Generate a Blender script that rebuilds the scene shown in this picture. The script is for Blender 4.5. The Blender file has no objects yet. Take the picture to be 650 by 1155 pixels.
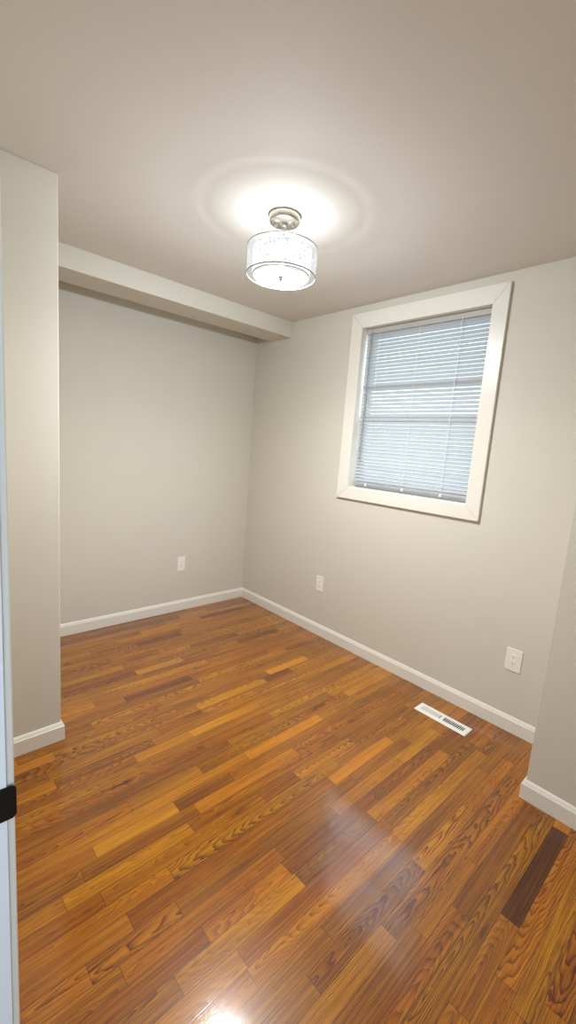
import bpy, bmesh, math, random
from mathutils import Vector, Matrix
C = bpy.context.scene.collection
S = bpy.context.scene

# ------------------------------------------------------------------ camera
R = ((0.67385799, 0.73512871, 0.07417002),
     (-0.15997275, 0.04715868, 0.98599431),
     (-0.72133497, 0.67628532, -0.14937882))          # right, up, forward
cam = bpy.data.cameras.new('camera')
co = bpy.data.objects.new('camera', cam); C.objects.link(co)
m = Matrix.Identity(4)
for i in range(3):
    m[i][0] = R[0][i]; m[i][1] = R[1][i]; m[i][2] = -R[2][i]
m.translation = (3.11134, -2.39812, 1.42788)
co.matrix_world = m
cam.sensor_fit = 'VERTICAL'; cam.sensor_height = 36.0
cam.lens = 485.84 / 1155.0 * 36.0
cam.clip_start = 0.02
S.camera = co

# ------------------------------------------------------------------ world, light, exposure
w = bpy.data.worlds.new('overcast_sky'); S.world = w; w.use_nodes = True
bg = w.node_tree.nodes['Background']
bg.inputs['Color'].default_value = (0.78, 0.89, 1.0, 1)
bg.inputs['Strength'].default_value = 3.8

def light(name, kind, loc, power, color, rot=(0, 0, 0), **kw):
    l = bpy.data.lights.new(name, kind); l.energy = power; l.color = color
    for k, v in kw.items(): setattr(l, k, v)
    o = bpy.data.objects.new(name, l); C.objects.link(o); o.location = loc; o.rotation_euler = rot
    return o
# unseen fill light added in the hall, behind the doorway the photographer stands in
light('hall_fill_light', 'AREA', (3.0, -3.3, 2.36), 18, (0.9, 0.95, 1.0), (math.radians(25), 0, 0), shape='RECTANGLE', size=1.4, size_y=0.9)
light('hall_daylight', 'AREA', (4.25, -3.1, 1.5), 23, (0.5, 0.75, 1.0), (0, math.radians(90), 0), shape='RECTANGLE', size=1.1, size_y=0.8)
# the bulbs inside the drum fixture
LAMP = (1.5724, -1.1032)
light('lamp_bulb', 'POINT', (LAMP[0], LAMP[1], 2.229), 70, (0.87, 0.965, 1.04), shadow_soft_size=0.042)
light('lamp_disc', 'AREA', (LAMP[0], LAMP[1], 2.178), 25, (0.97, 0.98, 0.97), shape='DISK', size=0.2)

vs = S.view_settings
vs.view_transform = 'Standard'; vs.look = 'None'; vs.exposure = 0.11; vs.gamma = 1.0; vs.use_curve_mapping = False
S.display_settings.display_device = 'sRGB'

# ------------------------------------------------------------------ materials
def srgb(r, g, b):
    f = lambda c: (c / 255 / 12.92) if c / 255 <= 0.04045 else ((c / 255 + 0.055) / 1.055) ** 2.4
    return (f(r), f(g), f(b), 1)

def mat(name, col, rough=0.5, metal=0.0, spec=0.5, bump=0.0, bscale=200, var=0.0, trans=None):
    mt = bpy.data.materials.new(name); mt.use_nodes = True
    n = mt.node_tree.nodes; L = mt.node_tree.links; p = n['Principled BSDF']
    p.inputs['Roughness'].default_value = rough; p.inputs['Metallic'].default_value = metal
    p.inputs['Specular IOR Level'].default_value = spec
    tc = n.new('ShaderNodeTexCoord')
    if var:
        nz = n.new('ShaderNodeTexNoise'); nz.inputs['Scale'].default_value = 3; nz.inputs['Detail'].default_value = 4
        L.new(tc.outputs['Object'], nz.inputs['Vector'])
        mx = n.new('ShaderNodeMix'); mx.data_type = 'RGBA'
        mx.inputs[6].default_value = tuple(c * (1 - var) for c in col[:3]) + (1,)
        mx.inputs[7].default_value = tuple(min(1, c * (1 + var)) for c in col[:3]) + (1,)
        L.new(nz.outputs['Fac'], mx.inputs[0]); L.new(mx.outputs[2], p.inputs['Base Color'])
    else:
        p.inputs['Base Color'].default_value = col
    if bump:
        b = n.new('ShaderNodeTexNoise'); b.inputs['Scale'].default_value = bscale; b.inputs['Detail'].default_value = 3
        L.new(tc.outputs['Object'], b.inputs['Vector'])
        bn = n.new('ShaderNodeBump'); bn.inputs['Strength'].default_value = bump; bn.inputs['Distance'].default_value = 0.001
        L.new(b.outputs['Fac'], bn.inputs['Height']); L.new(bn.outputs['Normal'], p.inputs['Normal'])
    return mt

M = {}
M['wall'] = mat('greige_wall_paint', srgb(214, 208, 195), 0.55, spec=0.25, bump=0.12, bscale=260, var=0.012)
M['ceil'] = mat('ceiling_paint', srgb(222, 216, 208), 0.7, spec=0.15, bump=0.1, bscale=240, var=0.01)
M['trim'] = mat('white_semi_gloss_trim', srgb(234, 229, 218), 0.32, spec=0.4)
M['jamb'] = mat('white_door_trim', srgb(240, 242, 245), 0.35, spec=0.4, bump=0.15, bscale=60)
M['plastic'] = mat('white_plastic_plate', srgb(243, 238, 228), 0.3)
M['plastic2'] = mat('white_plastic_receptacle', srgb(247, 244, 238), 0.3)
M['slot'] = mat('dark_slot', srgb(40, 36, 32), 0.7)
M['black'] = mat('matte_black_metal', srgb(10, 10, 10), 0.45, metal=0.3)
M['nickel'] = mat('brushed_nickel', srgb(200, 195, 186), 0.28, metal=1.0)
M['register'] = mat('white_enamel_register', srgb(245, 242, 238), 0.35)
M['pvc'] = mat('white_vinyl_sash', srgb(232, 234, 236), 0.35)
M['rail'] = mat('blind_rail_enamel', srgb(186, 180, 174), 0.4)
M['grey_rail'] = mat('grey_bottom_rail', srgb(165, 163, 165), 0.4)
M['cord'] = mat('white_cord', srgb(240, 240, 240), 0.8)
M['satin'] = mat('satin_grey_finial', srgb(26, 26, 26), 0.6, spec=0.02)
M['duct'] = mat('dark_duct', srgb(45, 42, 40), 0.8)

def mix_shader(name, parts):
    """parts: list of (kind, colour, weight) mixed by weight"""
    mt = bpy.data.materials.new(name); mt.use_nodes = True
    n = mt.node_tree.nodes; L = mt.node_tree.links
    n.remove(n['Principled BSDF']); out = n['Material Output']
    last = None; tot = 0
    for kind, col, wt in parts:
        s = n.new(kind); s.inputs['Color'].default_value = col
        tot += wt
        if last is None: last = s
        else:
            mx = n.new('ShaderNodeMixShader'); mx.inputs[0].default_value = wt / tot
            L.new(last.outputs[0], mx.inputs[1]); L.new(s.outputs[0], mx.inputs[2]); last = mx
    L.new(last.outputs[0], out.inputs['Surface'])
    return mt
D, T, X, G = 'ShaderNodeBsdfDiffuse', 'ShaderNodeBsdfTranslucent', 'ShaderNodeBsdfTransparent', 'ShaderNodeBsdfGlossy'
M['slat'] = mix_shader('white_vinyl_slat', [(D, (.46, .47, .478, 1), .965), (T, (.75, .85, .92, 1), .035)])
M['wand'] = mat('clear_grey_wand', srgb(150, 148, 146), 0.2)
M['sheer'] = mix_shader('sheer_organza', [(X, (1, 1, 1, 1), .93), (D, (.10, .11, .125, 1), .06), (T, (.3, .33, .37, 1), .022)])
M['diffuser'] = mix_shader('frosted_diffuser', [(X, (1, 1, 1, 1), .82), (D, (.06, .06, .06, 1), .08), (T, (.016, .016, .016, 1), .10)])
M['baffle'] = mix_shader('upward_light_baffle', [(X, (1, 1, 1, 1), .085), (D, (.006, .006, .006, 1), .91), (T, (.006, .006, .006, 1), .02)])  # for a disc added in the drum to dim light reaching the ceiling

def fabric():
    mt = bpy.data.materials.new('textured_white_shade'); mt.use_nodes = True
    n = mt.node_tree.nodes; L = mt.node_tree.links
    n.remove(n['Principled BSDF']); out = n['Material Output']
    tc = n.new('ShaderNodeTexCoord')
    v = n.new('ShaderNodeTexVoronoi'); v.inputs['Scale'].default_value = 75
    L.new(tc.outputs['Object'], v.inputs['Vector'])
    rp = n.new('ShaderNodeValToRGB'); rp.color_ramp.elements[0].position = .15; rp.color_ramp.elements[1].position = .55
    rp.color_ramp.elements[0].color = (.012, .012, .012, 1); rp.color_ramp.elements[1].color = (.055, .054, .052, 1)
    L.new(v.outputs['Distance'], rp.inputs[0])
    a = n.new(X); a.inputs['Color'].default_value = (1, 1, 1, 1)
    d = n.new(D); t = n.new(T); L.new(rp.outputs[0], d.inputs['Color']); L.new(rp.outputs[0], t.inputs['Color'])
    m1 = n.new('ShaderNodeMixShader'); m1.inputs[0].default_value = .55
    m2 = n.new('ShaderNodeMixShader'); m2.inputs[0].default_value = .5
    L.new(d.outputs[0], m1.inputs[1]); L.new(t.outputs[0], m1.inputs[2])
    L.new(m1.outputs[0], m2.inputs[1]); L.new(a.outputs[0], m2.inputs[2])
    L.new(m2.outputs[0], out.inputs['Surface'])
    return mt
M['fabric'] = fabric()

def glass():
    mt = mix_shader('window_glass', [(X, (.93, .97, .97, 1), .93), (G, (1, 1, 1, 1), .07)])
    return mt
M['glass'] = glass()

def oak():
    mt = bpy.data.materials.new('amber_oak_strip_floor'); mt.use_nodes = True
    n = mt.node_tree.nodes; L = mt.node_tree.links; p = n['Principled BSDF']
    def val(x): return x
    def math_(op, a, b=None, c=None, clamp=False):
        k = n.new('ShaderNodeMath'); k.operation = op; k.use_clamp = clamp
        for i, x in enumerate((a, b, c)):
            if x is None: continue
            if isinstance(x, (int, float)): k.inputs[i].default_value = x
            else: L.new(x, k.inputs[i])
        return k.outputs[0]
    def attr(nm):
        a = n.new('ShaderNodeAttribute'); a.attribute_name = nm; return a.outputs['Fac']
    def noise(vec, scale=1, detail=3, rough=.55):
        z = n.new('ShaderNodeTexNoise'); z.inputs['Scale'].default_value = scale; z.inputs['Detail'].default_value = detail
        z.inputs['Roughness'].default_value = rough; L.new(vec, z.inputs['Vector']); return z.outputs['Fac']
    def comb(x, y, z):
        k = n.new('ShaderNodeCombineXYZ')
        for i, q in enumerate((x, y, z)):
            if isinstance(q, (int, float)): k.inputs[i].default_value = q
            else: L.new(q, k.inputs[i])
        return k.outputs[0]
    uv = n.new('ShaderNodeUVMap'); uv.uv_map = 'plank'
    sp = n.new('ShaderNodeSeparateXYZ'); L.new(uv.outputs[0], sp.inputs[0])
    u, v = sp.outputs[0], sp.outputs[1]                   # metres across / along one plank
    tone, seed, u0, v0, slope, fig, ln = (attr(k) for k in ('tone', 'seed', 'u0', 'v0', 'slope', 'fig', 'len'))
    # growth rings cut flat: very long ellipses round (u0, v0), wobbled
    wob = noise(comb(math_('MULTIPLY', u, 16), math_('MULTIPLY', v, 3.2), seed), 1, 2)
    wob2 = noise(comb(math_('MULTIPLY', u, 60), math_('MULTIPLY', v, 14), seed), 1, 2)
    du = math_('SUBTRACT', u, u0)
    dv = math_('MULTIPLY', math_('SUBTRACT', v, v0), slope)
    r = math_('SQRT', math_('ADD', math_('MULTIPLY', du, du), math_('MULTIPLY', dv, dv)))
    r = math_('ADD', r, math_('MULTIPLY', math_('SUBTRACT', wob, .5), .030))
    r = math_('ADD', r, math_('MULTIPLY', math_('SUBTRACT', wob2, .5), .006))
    ring = math_('FRACT', math_('MULTIPLY', r, 215.0))
    ring = math_('POWER', ring, 2.8)
    ring = math_('MULTIPLY', ring, math_('SUBTRACT', 1.0, math_('POWER', ring, 12.0)))
    # fine pores along the board
    pore = noise(comb(math_('MULTIPLY', u, 420), math_('MULTIPLY', v, 9), seed), 1, 3, .6)
    pore2 = noise(comb(math_('MULTIPLY', u, 900), math_('MULTIPLY', v, 42), seed), 1, 2, .6)
    pore = math_('ADD', math_('MULTIPLY', math_('SUBTRACT', pore, .5), 1.0), math_('MULTIPLY', math_('SUBTRACT', pore2, .5), .7))
    streak = noise(comb(math_('MULTIPLY', u, 150), math_('MULTIPLY', v, 2.6), math_('ADD', seed, 12.3)), 1, 3, .65)
    # slow colour drift along a board
    drift = noise(comb(math_('MULTIPLY', u, 12), math_('MULTIPLY', v, 1.8), math_('ADD', seed, 31.7)), 1, 3)
    # occasional mineral streaks and knots
    ms = noise(comb(math_('MULTIPLY', u, 26), math_('MULTIPLY', v, 3.4), math_('ADD', seed, 77.1)), 1, 3, .6)
    ms = math_('MULTIPLY', math_('SUBTRACT', ms, .66, None, True), 5.0, None, True)
    fac = math_('ADD', .56, math_('MULTIPLY', tone, .33))
    fac = math_('ADD', fac, math_('MULTIPLY', math_('SUBTRACT', drift, .5), .42))
    fac = math_('ADD', fac, math_('MULTIPLY', pore, -.30))
    fac = math_('ADD', fac, math_('MULTIPLY', math_('SUBTRACT', streak, .5), -.72))
    fac = math_('SUBTRACT', fac, math_('MULTIPLY', math_('MULTIPLY', ring, fig), .52))
    fac = math_('SUBTRACT', fac, math_('MULTIPLY', ms, .45), None, True)
    cr = n.new('ShaderNodeValToRGB'); e = cr.color_ramp
    e.elements[0].position = 0; e.elements[0].color = srgb(66, 24, 6)
    e.elements[1].position = 1; e.elements[1].color = srgb(206, 144, 76)
    for pos, c in ((.25, (96, 47, 13)), (.5, (143, 84, 30)), (.72, (181, 118, 53))):
        k = e.elements.new(pos); k.color = srgb(*c)
    L.new(fac, cr.inputs[0])
    # redness shift with the seed
    hs = n.new('ShaderNodeHueSaturation')
    L.new(math_('ADD', .4975, math_('MULTIPLY', math_('FRACT', math_('MULTIPLY', seed, 7.31)), .011)), hs.inputs['Hue'])
    hs.inputs['Saturation'].default_value = 1.16; hs.inputs['Value'].default_value = 1.1
    L.new(cr.outputs[0], hs.inputs['Color'])
    # seams round each plank
    ed = math_('MINIMUM', math_('MINIMUM', u, math_('SUBTRACT', .0571, u)), math_('MINIMUM', v, math_('SUBTRACT', ln, v)))
    seam = math_('LESS_THAN', ed, .0008)
    mx = n.new('ShaderNodeMix'); mx.data_type = 'RGBA'; mx.inputs[7].default_value = srgb(50, 22, 8)
    L.new(math_('MULTIPLY', seam, .75), mx.inputs[0]); L.new(hs.outputs[0], mx.inputs[6])
    L.new(mx.outputs[2], p.inputs['Base Color'])
    tc = n.new('ShaderNodeTexCoord')
    big = noise(tc.outputs['Object'], 9, 3)
    L.new(math_('ADD', .28, math_('ADD', math_('MULTIPLY', big, .05), math_('MULTIPLY', ring, .03))), p.inputs['Roughness'])
    p.inputs['Specular IOR Level'].default_value = 0.2
    p.inputs['Coat Weight'].default_value = 1.0; p.inputs['Coat IOR'].default_value = 1.55; p.inputs['Coat Roughness'].default_value = .12
    L.new(math_('ADD', .08, math_('MULTIPLY', big, .07)), p.inputs['Coat Roughness'])
    bmp = n.new('ShaderNodeBump'); bmp.inputs['Strength'].default_value = .22; bmp.inputs['Distance'].default_value = .0012
    h = math_('ADD', math_('MULTIPLY', pore, -.22), math_('MULTIPLY', math_('MINIMUM', ed, .0015), 90.0))
    h = math_('ADD', h, math_('MULTIPLY', noise(tc.outputs['Object'], 14, 2), .6))
    L.new(h, bmp.inputs['Height']); L.new(bmp.outputs[0], p.inputs['Normal']); L.new(bmp.outputs[0], p.inputs['Coat Normal'])
    return mt
M['oak'] = oak()

# ------------------------------------------------------------------ mesh helpers
def obj(name, bm, material, parent=None, smooth=False, bevel=0.0, seg=2):
    bmesh.ops.recalc_face_normals(bm, faces=bm.faces)
    me = bpy.data.meshes.new(name); bm.to_mesh(me); bm.free()
    me.materials.append(material)
    if smooth:
        for f in me.polygons: f.use_smooth = True
    o = bpy.data.objects.new(name, me); C.objects.link(o)
    if parent is not None: o.parent = parent
    if bevel:
        b = o.modifiers.new('bevel', 'BEVEL'); b.width = bevel; b.segments = seg; b.limit_method = 'ANGLE'; b.angle_limit = math.radians(40)
    if smooth:
        o.data.set_sharp_from_angle(angle=math.radians(40))
    return o
def structure(o): o['kind'] = 'structure'; return o
def box(bm, x0, x1, y0, y1, z0, z1):
    v = [bm.verts.new((x, y, z)) for x in (x0, x1) for y in (y0, y1) for z in (z0, z1)]
    for f in ((0, 1, 3, 2), (4, 6, 7, 5), (0, 4, 5, 1), (2, 3, 7, 6), (0, 2, 6, 4), (1, 5, 7, 3)):
        bm.faces.new([v[i] for i in f])
def boxes(*bs):
    bm = bmesh.new()
    for b in bs: box(bm, *b)
    return bm
def lathe(profile, cx=0, cy=0, n=64, bm=None):
    """closed profile of (r, z) turned about the vertical axis at (cx, cy)"""
    bm = bm or bmesh.new(); rings = []
    for r, z in profile:
        if r < 1e-6: rings.append([bm.verts.new((cx, cy, z))])
        else: rings.append([bm.verts.new((cx + r * math.cos(2 * math.pi * i / n), cy + r * math.sin(2 * math.pi * i / n), z)) for i in range(n)])
    for a, b in zip(rings, rings[1:]):
        for i in range(n):
            j = (i + 1) % n
            q = [a[i % len(a)], a[j % len(a)], b[j % len(b)], b[i % len(b)]]
            f = []
            for x in q:
                if x not in f: f.append(x)
            if len(f) > 2: bm.faces.new(f)
    return bm
def tube(pts, r, n=10, bm=None):
    bm = bm or bmesh.new(); rings = []
    pts = [Vector(p) for p in pts]
    for k, p in enumerate(pts):
        d = (pts[min(k + 1, len(pts) - 1)] - pts[max(k - 1, 0)]).normalized()
        a = d.cross(Vector((0.31, 0.9, 0.3)) if abs(d.y) < .8 else Vector((1, 0, 0.2))).normalized(); b = d.cross(a)
        rr = r[k] if isinstance(r, (list, tuple)) else r
        rings.append([bm.verts.new(p + rr * (math.cos(2 * math.pi * i / n) * a + math.sin(2 * math.pi * i / n) * b)) for i in range(n)])
    for a, b in zip(rings, rings[1:]):
        for i in range(n): bm.faces.new((a[i], a[(i + 1) % n], b[(i + 1) % n], b[i]))
    bm.faces.new(rings[0]); bm.faces.new(rings[-1][::-1])
    return bm
def prism(poly, depth, frame, bm=None):
    """poly of (a, b) extruded by depth; frame maps (a, b, c) to a point"""
    bm = bm or bmesh.new()
    f = [bm.verts.new(frame(a, b, 0)) for a, b in poly]; g = [bm.verts.new(frame(a, b, depth)) for a, b in poly]
    bm.faces.new(f); bm.faces.new(g[::-1])
    for i in range(len(poly)):
        j = (i + 1) % len(poly); bm.faces.new((f[i], f[j], g[j], g[i]))
    return bm
def rrect(w, h, r, n=5):
    p = []
    for cx, cy, a0 in ((w / 2 - r, h / 2 - r, 0), (-w / 2 + r, h / 2 - r, 90), (-w / 2 + r, -h / 2 + r, 180), (w / 2 - r, -h / 2 + r, 270)):
        for i in range(n + 1):
            a = math.radians(a0 + 90 * i / n); p.append((cx + r * math.cos(a), cy + r * math.sin(a)))
    return p
def thing(name, label, cat, loc=(0, 0, 0), rz=0, group=None):
    o = bpy.data.objects.new(name, None); C.objects.link(o)
    o.location = loc; o.rotation_euler = (0, 0, rz); o['label'] = label; o['category'] = cat
    o.empty_display_size = .05
    if group: o['group'] = group
    return o

# ------------------------------------------------------------------ dimensions
H = 2.40
STX, STY = 1.1096, -1.866            # corner of the left stub wall
YD = -2.297                          # room face of the doorway wall
CHX, CHY = 2.648, -0.4381            # corner of the right chase
XR = 3.55
HALL_Y = -4.0
JX0, JX1 = 2.46, 3.24                # clear door opening
WX0, WX1, WZ0, WZ1 = 1.166, 2.026, 1.179, 2.250   # clear window opening
TW = 0.14                            # outside wall thickness

# ------------------------------------------------------------------ the setting
def build_floor():
    rnd = random.Random(11)
    PW, X0, ROWS = 0.0571, 2.494 - 44 * 0.0571, range(-44, 34)
    # planks that stand out in the photo: row -> [(y from, y to, tone, figure)]
    marks = {
        5: [(-1.02, -0.50, -1.25, .5), (-0.50, -0.30, .55, .3)],
        4: [(-1.55, -0.44, -.1, .9)],
        3: [(-1.12, -0.46, -.55, .2)],
        0: [(-1.085, -0.69, .55, 1.3), (-1.62, -1.085, -.25, .7)],
        1: [(-1.35, -0.35, -.1, .9)],
        -1: [(-1.50, -.42, -.15, .5)],
        -2: [(-1.05, -.30, .25, .4)],
        -3: [(-1.733, -1.02, .0, .4), (-2.3, -1.733, .35, .3)],
        -4: [(-1.05, -0.45, .35, .5), (-1.45, -1.05, -.6, .3)],
        -5: [(-1.78, -1.46, .3, .6), (-.96, -.5, -.3, .8)],
        -6: [(-1.44, -1.15, -.35, .3), (-.68, -.33, .4, .4)],
        -8: [(-1.04, -.59, .45, .3)],
        -10: [(-1.14, -.76, .6, 1.2)],
        -13: [(-1.94, -1.63, .55, .5), (-1.63, -1.37, -.55, .3)],
        -19: [(-1.37, -.94, .45, .4)],
        -20: [(-1.96, -1.54, -.45, .4)],
        -21: [(-1.48, -1.23, -.4, .3)],
        -22: [(-.75, -.54, -.55, .2), (-1.23, -.76, .45, .5)],
        -23: [(-.69, -.34, .75, .4)],
        -27: [(-1.51, -1.11, -.75, .2)],
        -31: [(-.59, -.21, -.6, .2), (-1.35, -1.04, .65, .8)],
        -37: [(-1.19, -.86, -.75, .2)],
    }
    bm = bmesh.new(); uvl = bm.loops.layers.uv.new('plank')
    lay = {k: bm.faces.layers.float.new(k) for k in ('tone', 'seed', 'u0', 'v0', 'slope', 'fig', 'len')}
    def plank(row, a, b, tone=None, fig=None):
        x0 = 2.494 + row * PW; x1 = x0 + PW
        f = bm.faces.new([bm.verts.new(q) for q in ((x0, a, 0), (x1, a, 0), (x1, b, 0), (x0, b, 0))])
        ln = b - a
        for l, uv in zip(f.loops, ((0, 0), (PW, 0), (PW, ln), (0, ln))): l[uvl].uv = uv
        f[lay['tone']] = rnd.gauss(0, .20) if tone is None else tone
        f[lay['seed']] = rnd.uniform(0, 100)
        quarter = rnd.random() < .35
        f[lay['u0']] = rnd.uniform(-.10, -.03) if quarter else rnd.uniform(.005, .052)
        f[lay['v0']] = rnd.uniform(-.4, ln + .4)
        f[lay['slope']] = rnd.uniform(.03, .11)
        f[lay['fig']] = (rnd.uniform(.25, .95) if fig is None else fig)
        f[lay['len']] = ln
    for row in ROWS:
        fixed = sorted(marks.get(row, []))
        y = HALL_Y; spans = []
        for a, b, t, g in fixed: spans.append((a, b, t, g))
        cur = y
        segs = []
        for a, b, t, g in spans:
            if a > cur: segs.append((cur, a, None, None))
            segs.append((a, b, t, g)); cur = b
        segs.append((cur, 0.02, None, None))
        for a, b, t, g in segs:
            if t is not None: plank(row, a, b, t, g); continue
            q = a
            first = True
            while b - q > 1e-4:
                ln = rnd.choice((rnd.uniform(.25, .5), rnd.uniform(.4, .9), rnd.uniform(.6, 1.2)))
                if first and a == HALL_Y: ln *= rnd.uniform(.3, 1)
                first = False
                e = q + ln
                if b - e < .18: e = b
                plank(row, q, e); q = e
    return structure(obj('floor', bm, M['oak']))
floor = build_floor()
structure(obj('floor_joist_deck', boxes((-0.2, 4.45, HALL_Y - .1, .2, -.06, -.004)), M['duct'])).name = 'floor_underlay'

structure(obj('ceiling', boxes((-0.2, 4.45, HALL_Y - .1, .2, H, H + .1)), M['ceil']))
bw = boxes((-.15, WX0 - .02, 0, TW, 0, H), (WX1 + .02, 4.4, 0, TW, 0, H),
           (WX0 - .02, WX1 + .02, 0, TW, 0, WZ0 - .02), (WX0 - .02, WX1 + .02, 0, TW, WZ1 + .02, H))
structure(obj('wall_back', bw, M['wall']))
structure(obj('wall_left', boxes((-.15, 0, HALL_Y, 0, 0, H)), M['wall']))
structure(obj('wall_left_stub', boxes((0, STX, YD, STY, 0, H)), M['wall'], bevel=.004))
structure(obj('wall_header', boxes((.1966, .4453, STY, 0, 2.281, H)), M['wall'], bevel=.002))
structure(obj('wall_right_stub', boxes((CHX, XR, CHY, 0, 0, H)), M['wall'], bevel=.002))
structure(obj('wall_right', boxes((XR, XR + .12, YD, CHY, 0, H)), M['wall']))
structure(obj('wall_front', boxes((0, JX0 - .018, YD - .12, YD, 0, H), (JX1 + .018, 4.4, YD - .12, YD, 0, H),
                                  (JX0 - .018, JX1 + .018, YD - .12, YD, 2.05, H)), M['wall']))
structure(obj('wall_hall_back', boxes((0, 4.4, HALL_Y - .1, HALL_Y, 0, H)), M['wall']))
structure(obj('wall_hall_right', boxes((4.3, 4.4, HALL_Y, YD - .12, 0, H)), M['wall']))

# baseboards: one profile mitred round the corners
PROF = [(0, 0), (.0135, 0), (.0135, .066), (.0125, .0695), (.0098, .0715), (.0098, .0745), (.0075, .079), (.0055, .0835), (.003, .0865), (0, .0865)]
PATH = [(STX, YD), (STX, STY), (0, STY), (0, 0), (CHX, 0), (CHX, CHY), (XR, CHY)]
def baseboard(name, i):
    """run i of PATH, mitred to its neighbours; the room lies to the right of the path"""
    def nrm(k):
        a, b = Vector(PATH[k]), Vector(PATH[k + 1]); d = (b - a).normalized(); return Vector((d.y, -d.x))
    def off(k):
        ns = [nrm(j) for j in (k - 1, k) if 0 <= j < len(PATH) - 1]
        if len(ns) == 1: return ns[0]
        return (ns[0] + ns[1]) / (1 + ns[0].dot(ns[1]))
    bm = bmesh.new(); rings = []
    for k in (i, i + 1):
        o = off(k)
        rings.append([bm.verts.new((PATH[k][0] + o.x * t, PATH[k][1] + o.y * t, z + .0015)) for t, z in PROF])
    a, b = rings; n = len(PROF)
    for j in range(n): bm.faces.new((a[j], a[(j + 1) % n], b[(j + 1) % n], b[j]))
    bm.faces.new(a); bm.faces.new(b[::-1])
    return structure(obj(name, bm, M['trim']))
for i, nm in enumerate(('baseboard_left_stub', 'baseboard_left_stub_end', 'baseboard_left', 'baseboard_back', 'baseboard_right_stub_end', 'baseboard_right_stub')):
    baseboard(nm, i)

# doorway: jamb, stop, casing, strike plate on the left jamb
door = structure(bpy.data.objects.new('door_1', None)); C.objects.link(door); door.location = (JX0, YD, 0)
inv = Matrix.Translation(door.location).inverted()
def child(o, parent):
    o.parent = parent; o.matrix_parent_inverse = Matrix.Translation(parent.location).inverted(); return o
JY0 = YD - .122
child(obj('door_jamb', boxes((JX0 - .018, JX0, JY0, YD + .001, 0, 2.05), (JX1, JX1 + .018, JY0, YD + .001, 0, 2.05), (JX0, JX1, JY0, YD + .001, 2.03, 2.05)), M['jamb'], bevel=.0012), door)
child(obj('door_stop', boxes((JX0, JX0 + .011, YD - .085, YD - .046, 0, 2.03), (JX1 - .011, JX1, YD - .085, YD - .046, 0, 2.03), (JX0 + .011, JX1 - .011, YD - .085, YD - .046, 2.019, 2.03)), M['jamb'], bevel=.002), door)
def door_casing(y0, y1):
    return boxes((JX0 - .062, JX0 - .005, y0, y1, 0, 2.035), (JX1 + .005, JX1 + .062, y0, y1, 0, 2.035), (JX0 - .062, JX1 + .062, y0, y1, 2.035, 2.092))
child(obj('door_casing', door_casing(YD, YD + .0115), M['trim'], bevel=.003, seg=3), door)
child(obj('door_casing', door_casing(JY0 - .0115, JY0), M['trim'], bevel=.003, seg=3), door)
def strike():
    zc = .893; hh = .0265
    poly = []
    # plate flat on the jamb, its lip running past the edge with rounded corners
    y0, y1 = YD - .030, YD + .0135
    pts = [(y0, -hh), (y1 - .008, -hh)]
    for k in range(7):
        a = math.radians(-90 + 60 * k / 6); pts.append((y1 - .008 + .008 * math.cos(a), -hh + .012 + .012 * math.sin(a)))
    for k in range(7):
        a = math.radians(30 + 60 * k / 6); pts.append((y1 - .008 + .008 * math.cos(a), hh - .012 + .012 * math.sin(a)))
    pts += [(y1 - .008, hh), (y0, hh)]
    seen = []
    for q in pts:
        if not seen or (abs(q[0] - seen[-1][0]) + abs(q[1] - seen[-1][1])) > 1e-5: seen.append(q)
    return prism(seen, .0022, lambda a, b, c: (JX0 - .0002 + c, a, zc + b))
st = child(obj('strike_plate', strike(), M['black'], bevel=.0006), door); st['label'] = 'black metal strike plate'
for z in (.893 - .019, .893 + .019):
    sc = obj('strike_screw', tube([(JX0 + .002, YD - .016, z), (JX0 + .0032, YD - .016, z)], .0035, 14), M['black'], st)

# window: casing, reveal, sashes, glass
win = structure(bpy.data.objects.new('window_1', None)); C.objects.link(win); win.location = (1.596, 0, 1.179)
OX0, OX1, OZ0, OZ1 = 1.0736, 2.1084, 1.0972, 2.3477
def casing():
    bm = bmesh.new()
    i = [(WX0, WZ0), (WX1, WZ0), (WX1, WZ1), (WX0, WZ1)]; o = [(OX0, OZ0), (OX1, OZ0), (OX1, OZ1), (OX0, OZ1)]
    g = .0006
    for k in range(4):
        j = (k + 1) % 4
        d = Vector(o[j]) - Vector(o[k]); d.normalize()
        def sh(p, s): return (p[0] + d.x * s, p[1] + d.y * s)
        prism([sh(o[k], g), sh(o[j], -g), sh(i[j], -g), sh(i[k], g)], .019, lambda a, b, c: (a, -c, b), bm)
    return bm
child(obj('window_casing', casing(), M['trim'], bevel=.0015), win)
RD = .105
child(obj('window_jamb', boxes((WX0 - .019, WX0, 0, RD + .03, WZ0 - .019, WZ1 + .019), (WX1, WX1 + .019, 0, RD + .03, WZ0 - .019, WZ1 + .019),
                               (WX0, WX1, 0, RD + .03, WZ1, WZ1 + .019)), M['trim']), win)
child(obj('window_sill', boxes((WX0, WX1, 0, RD + .03, WZ0 - .019, WZ0 + .004)), M['trim'], bevel=.002), win)
ZM = 1.655                                               # meeting rail
def sash(y0, y1, z0, z1, lo, hi, st=.038):
    return boxes((WX0 + .001, WX0 + st, y0, y1, z0, z1), (WX1 - st, WX1 - .001, y0, y1, z0, z1),
                 (WX0 + st, WX1 - st, y0, y1, z0, z0 + lo), (WX0 + st, WX1 - st, y0, y1, z1 - hi, z1))
s1 = child(obj('lower_sash', sash(.066, .092, WZ0 + .005, ZM + .02, .05, .036), M['pvc'], bevel=.002), win)
s2 = child(obj('upper_sash', sash(.094, .118, ZM - .02, WZ1 - .001, .036, .045), M['pvc'], bevel=.002), win)
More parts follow.
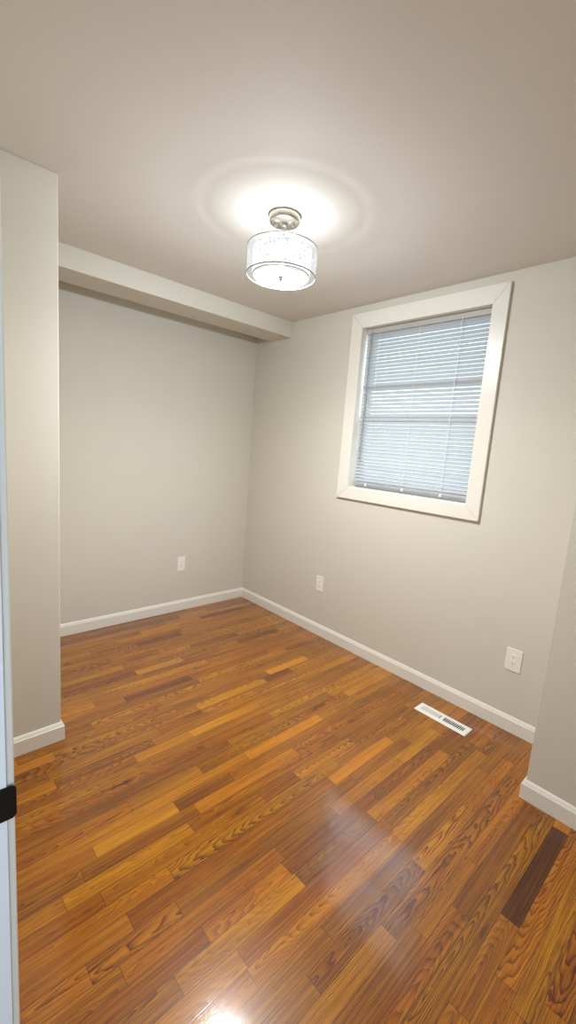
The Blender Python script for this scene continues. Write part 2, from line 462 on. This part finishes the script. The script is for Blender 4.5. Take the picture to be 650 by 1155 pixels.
for s, y, z0, z1 in ((s1, .079, WZ0 + .05, ZM - .01), (s2, .106, ZM + .01, WZ1 - .04)):
    g = obj('window_pane', boxes((WX0 + .03, WX1 - .03, y - .002, y + .002, z0, z1)), M['glass'], s)

# ------------------------------------------------------------------ window blind
BX0, BX1, BY = WX0 + .012, WX1 - .012, .040
blind = thing('window_blind', 'white horizontal mini blind lowered and closed inside the white-cased window', 'blind', (1.596, BY, WZ0 + .03))
HZ0 = WZ1 - .034
child(obj('headrail', boxes((BX0 - .004, BX1 + .004, BY - .013, BY + .013, HZ0, WZ1 - .003)), M['rail'], bevel=.002), blind)
NS = 43; TOP, BOT = HZ0 - .010, WZ0 + .062
def slats():
    bm = bmesh.new(); rnd = random.Random(4)
    W2 = .0133
    for k in range(NS):
        z = TOP + (BOT - TOP) * k / (NS - 1)
        tilt = math.radians(68.5 - 16.5 * k / (NS - 1) + rnd.uniform(-1.5, 1.5))
        if 16 <= k < 25: z += .0013 * (25 - k)
        if k == 15: tilt = math.radians(-58)              # one slat has flipped over
        dx = rnd.uniform(-.0012, .0012)
        prev = None
        rows = []
        for j in range(5):
            s = -1 + j / 2.0                                # across the slat
            crown = .0016 * (1 - s * s)
            # room edge hangs low, window edge high
            yy = BY - s * W2 * math.cos(tilt) * -1 * -1 + crown * math.sin(tilt) * -1
            zz = z - s * W2 * math.sin(tilt) + crown * math.cos(tilt)
            yy = BY - s * W2 * math.cos(tilt) - crown * math.sin(tilt)
            rows.append([bm.verts.new((x + dx, yy, zz)) for x in (BX0, BX1)])
        for a, b in zip(rows, rows[1:]): bm.faces.new((a[0], a[1], b[1], b[0]))
    return bm
child(obj('slats', slats(), M['slat'], smooth=True), blind)
br = child(obj('bottom_rail', boxes((BX0, BX1, BY - .012, BY + .012, BOT - .038, BOT - .022)), M['grey_rail'], bevel=.003), blind)
for fx in (.13, .48, .80):
    x = BX0 + fx * (BX1 - BX0)
    bm = bmesh.new()
    for yy in (BY - .0138, BY + .0138): tube([(x, yy, HZ0 + .002), (x, yy, BOT - .036)], .0007, 6, bm)
    for k in range(NS):
        z = TOP + (BOT - TOP) * k / (NS - 1) - .004
        tube([(x, BY - .0138, z - .006), (x, BY + .0138, z + .004)], .0004, 4, bm)
    if fx == .80:                                          # the lift cord, knotted and twisted in front of the slats
        pts = [(x + .004 * math.sin(q * 1.9), BY - .0175 + .0018 * math.cos(q * 1.9), HZ0 + .005 - (HZ0 - BOT + .02) * q / 80) for q in range(81)]
        tube(pts, [.0012 + .0009 * (q % 4 == 0) for q in range(81)], 6, bm)
    child(obj('ladder_cord', bm, M['cord']), blind)
    b = obj('cord_button', lathe([(0, BOT - .043), (.006, BOT - .043), (.0085, BOT - .038), (.0085, BOT - .031), (.005, BOT - .026), (0, BOT - .026)], x, BY - .012, 20), M['cord'], br, smooth=True)
wx = BX0 + .045
wb = tube([(wx, BY - .024, HZ0 + .006), (wx, BY - .026, HZ0 - .03), (wx - .001, BY - .027, WZ0 + .20), (wx - .001, BY - .027, WZ0 + .195)], [.0022, .003, .003, .0042], 6)
tube([(wx, BY - .024, HZ0 + .012), (wx, BY - .013, HZ0 + .012)], .002, 6, wb)
wd = child(obj('tilt_wand', wb, M['wand']), blind); wd['label'] = 'clear grey tilt wand'

# ------------------------------------------------------------------ ceiling light
lamp = thing('ceiling_light', 'round drum semi-flush ceiling light with double white shade on a brushed nickel canopy', 'ceiling light', (LAMP[0], LAMP[1], H))
lx, ly = LAMP
def lp(name, bm, mt, parent=lamp, **k):
    o = obj(name, bm, mt, parent, **k)
    if parent is lamp: o.matrix_parent_inverse = Matrix.Translation(lamp.location).inverted()
    return o
can = lp('canopy', lathe([(0, H), (.064, H), (.066, H - .002), (.066, H - .024), (.063, H - .029), (.055, H - .031), (0, H - .031)], lx, ly, 72), M['nickel'], smooth=True)
for s in (-1, 1):
    a = math.radians(35); cx_, cy_ = lx + s * .038 * math.cos(a), ly + s * .038 * math.sin(a)
    lp('canopy_screw', lathe([(0, H - .031), (.006, H - .031), (.0075, H - .036), (.006, H - .043), (.003, H - .046), (0, H - .046)], cx_, cy_, 20), M['nickel'], can, smooth=True)
ZB, ZT, RO, RI = 2.154, 2.270, .1505, .126
sb = bmesh.new(); tube([(lx, ly, H - .03), (lx, ly, ZB - .004)], .0065, 16, sb)
lathe([(0, H - .030), (.014, H - .030), (.014, H - .042), (.009, H - .047), (0, H - .047)], lx, ly, 24, sb)
lp('stem', sb, M['nickel'], smooth=True)
sp_bm = bmesh.new()
for k in range(3):
    a = 2 * math.pi * k / 3 + .5
    tube([(lx + .006 * math.cos(a), ly + .006 * math.sin(a), ZT - .006), (lx + (RO - .001) * math.cos(a), ly + (RO - .001) * math.sin(a), ZT - .002)], .0016, 8, sp_bm)
lathe([(0, ZT - .010), (.016, ZT - .010), (.016, ZT - .001), (0, ZT - .001)], lx, ly, 24, sp_bm)
lp('spider', sp_bm, M['nickel'])
def shell(r, z0, z1, t=None):
    bm = bmesh.new(); return lathe([(r, z0), (r, z1)], lx, ly, 96, bm)
osh = lp('outer_shade', shell(RO, ZB + .002, ZT - .002), M['sheer'], smooth=True); osh['label'] = 'sheer white outer drum shade'
def ring(r, z, h, t):
    return lathe([(r - t, z), (r + t * .6, z), (r + t * .6, z + h), (r - t, z + h), (r - t, z)], lx, ly, 96)
lp('shade_rim', ring(RO, ZT - .004, .005, .0016), M['nickel'], osh, smooth=True)
lp('shade_rim', ring(RO, ZB, .005, .0016), M['nickel'], osh, smooth=True)
ish = lp('inner_shade', shell(RI, ZB + .006, ZT - .007), M['fabric'], smooth=True); ish['label'] = 'flecked white inner drum shade'
lp('added_top_baffle', lathe([(0, ZT - .007), (RI - .001, ZT - .007)], lx, ly, 72), M['baffle'], ish)  # added disc that holds back the bulb's upward light
df = lp('diffuser', lathe([(.008, ZB + .003), (RI - .004, ZB + .003)], lx, ly, 96), M['diffuser']); df['label'] = 'round frosted bottom diffuser'
lp('diffuser_rim', ring(RI - .002, ZB + .001, .005, .002), M['nickel'], df, smooth=True)
lp('finial', lathe([(0, ZB - .014), (.004, ZB - .013), (.0065, ZB - .009), (.0065, ZB - .004), (.010, ZB - .001), (.010, ZB + .002), (0, ZB + .002)], lx, ly, 24), M['satin'], smooth=True)

# ------------------------------------------------------------------ wall outlets (local: plate faces -y, back on y = 0)
def outlet(label, loc, rz, w, h):
    t = thing('wall_outlet', label, 'outlet', loc, rz, 'wall outlets')
    f = lambda a, b, c: (a, -c, b)
    bm = prism(rrect(w, h, .004), .0045, f)
    pl = obj('cover_plate', bm, M['plastic'], t, bevel=.0016, seg=2)
    ins = obj('receptacle', prism(rrect(.034, .067, .003), .0012, lambda a, b, c: (a, -.0045 - c, b)), M['plastic2'], t, bevel=.0005)
    for s in (1, -1):
        zc = s * .0165
        fb = prism(rrect(.026, .024, .006), .0007, lambda a, b, c: (a, -.0057 - c, b + zc))
        face = obj('socket', fb, M['plastic2'], ins)
        sb_ = bmesh.new()
        for x, hh in ((-.0064, .0085), (.0064, .0072)):
            prism([(x - .0011, -hh / 2), (x + .0011, -hh / 2), (x + .0011, hh / 2), (x - .0011, hh / 2)], .0002, lambda a, b, c: (a, -.0064 - c, b + zc + .0028), sb_)
        prism([(.0026 * math.cos(q), .0026 * math.sin(q)) for q in [math.pi * k / 6 for k in range(12)]], .0002, lambda a, b, c: (a, -.0064 - c, b + zc - .0066), sb_)
        # slots are their own dark inlays on the socket face
        slots = obj('socket_slots', sb_, M['slot'], ins); slots['label'] = 'dark slots'
    for s in (1, -1):
        obj('screw', tube([(0, -.0045, s * .0455), (0, -.0052, s * .0455)], .0028, 14), M['plastic2'], pl)
    return t
outlet('white outlet on the left wall below the beam, near the far corner', (0, -.652, .404), math.pi / 2, .070, .120)
outlet('small white outlet on the window wall left of the window, near the far corner', (.973, 0, .407), 0, .072, .117)
outlet('larger white outlet on the window wall below the window, above the floor vent', (2.393, 0, .397), 0, .080, .122)

# ------------------------------------------------------------------ floor register
reg = thing('floor_register', 'white rectangular floor vent with slotted grille set in the oak floor', 'floor vent', (2.146, -.2025, 0))
W, Dp = .300, .092
def reg_frame():
    bm = bmesh.new()
    # outer flange with a rectangular opening, built of four mitred bars
    o = [(-W / 2, -Dp / 2), (W / 2, -Dp / 2), (W / 2, Dp / 2), (-W / 2, Dp / 2)]
    ix, iy = .125, .021
    i = [(-ix, -iy), (ix, -iy), (ix, iy), (-ix, iy)]
    top = [(a * (1 - .006 / abs(a)), b * (1 - .006 / abs(b))) for a, b in o]
    V = lambda q, z: [bm.verts.new((a, b, z)) for a, b in q]
    a0, a1, a2, a3 = V(o, .0005), V(o, .003), V(top, .006), V(i, .006)
    a4 = V(i, .0008)
    for p_, q_ in ((a0, a1), (a1, a2), (a2, a3), (a3, a4), (a4, a0)):
        for k in range(4): bm.faces.new((p_[k], p_[(k + 1) % 4], q_[(k + 1) % 4], q_[k]))
    return bm
obj('register_frame', reg_frame(), M['register'], reg)
obj('duct_opening', boxes((-.1249, .1249, -.0209, .0209, .0004, .0009)), M['duct'], reg)
gb = bmesh.new()
box(gb, -.009, .009, -.021, .021, .001, .0058)
for s in (-1, 1):
    for k in range(12):
        x = s * (.009 + (k + 1) * .116 / 12.0)
        # leaning blades, the two banks lean opposite ways
        prism([(x - .0012 - s * .002, .0012), (x + .0012 - s * .002, .0012), (x + .0014 + s * .002, .0058), (x - .0014 + s * .002, .0058)], .042, lambda a, b, c: (a, -.021 + c, b), gb)
obj('louvers', gb, M['register'], reg)
lv = boxes((.130, .136, -.006, .006, .006, .0095)); obj('damper_lever', lv, M['register'], reg, bevel=.001)
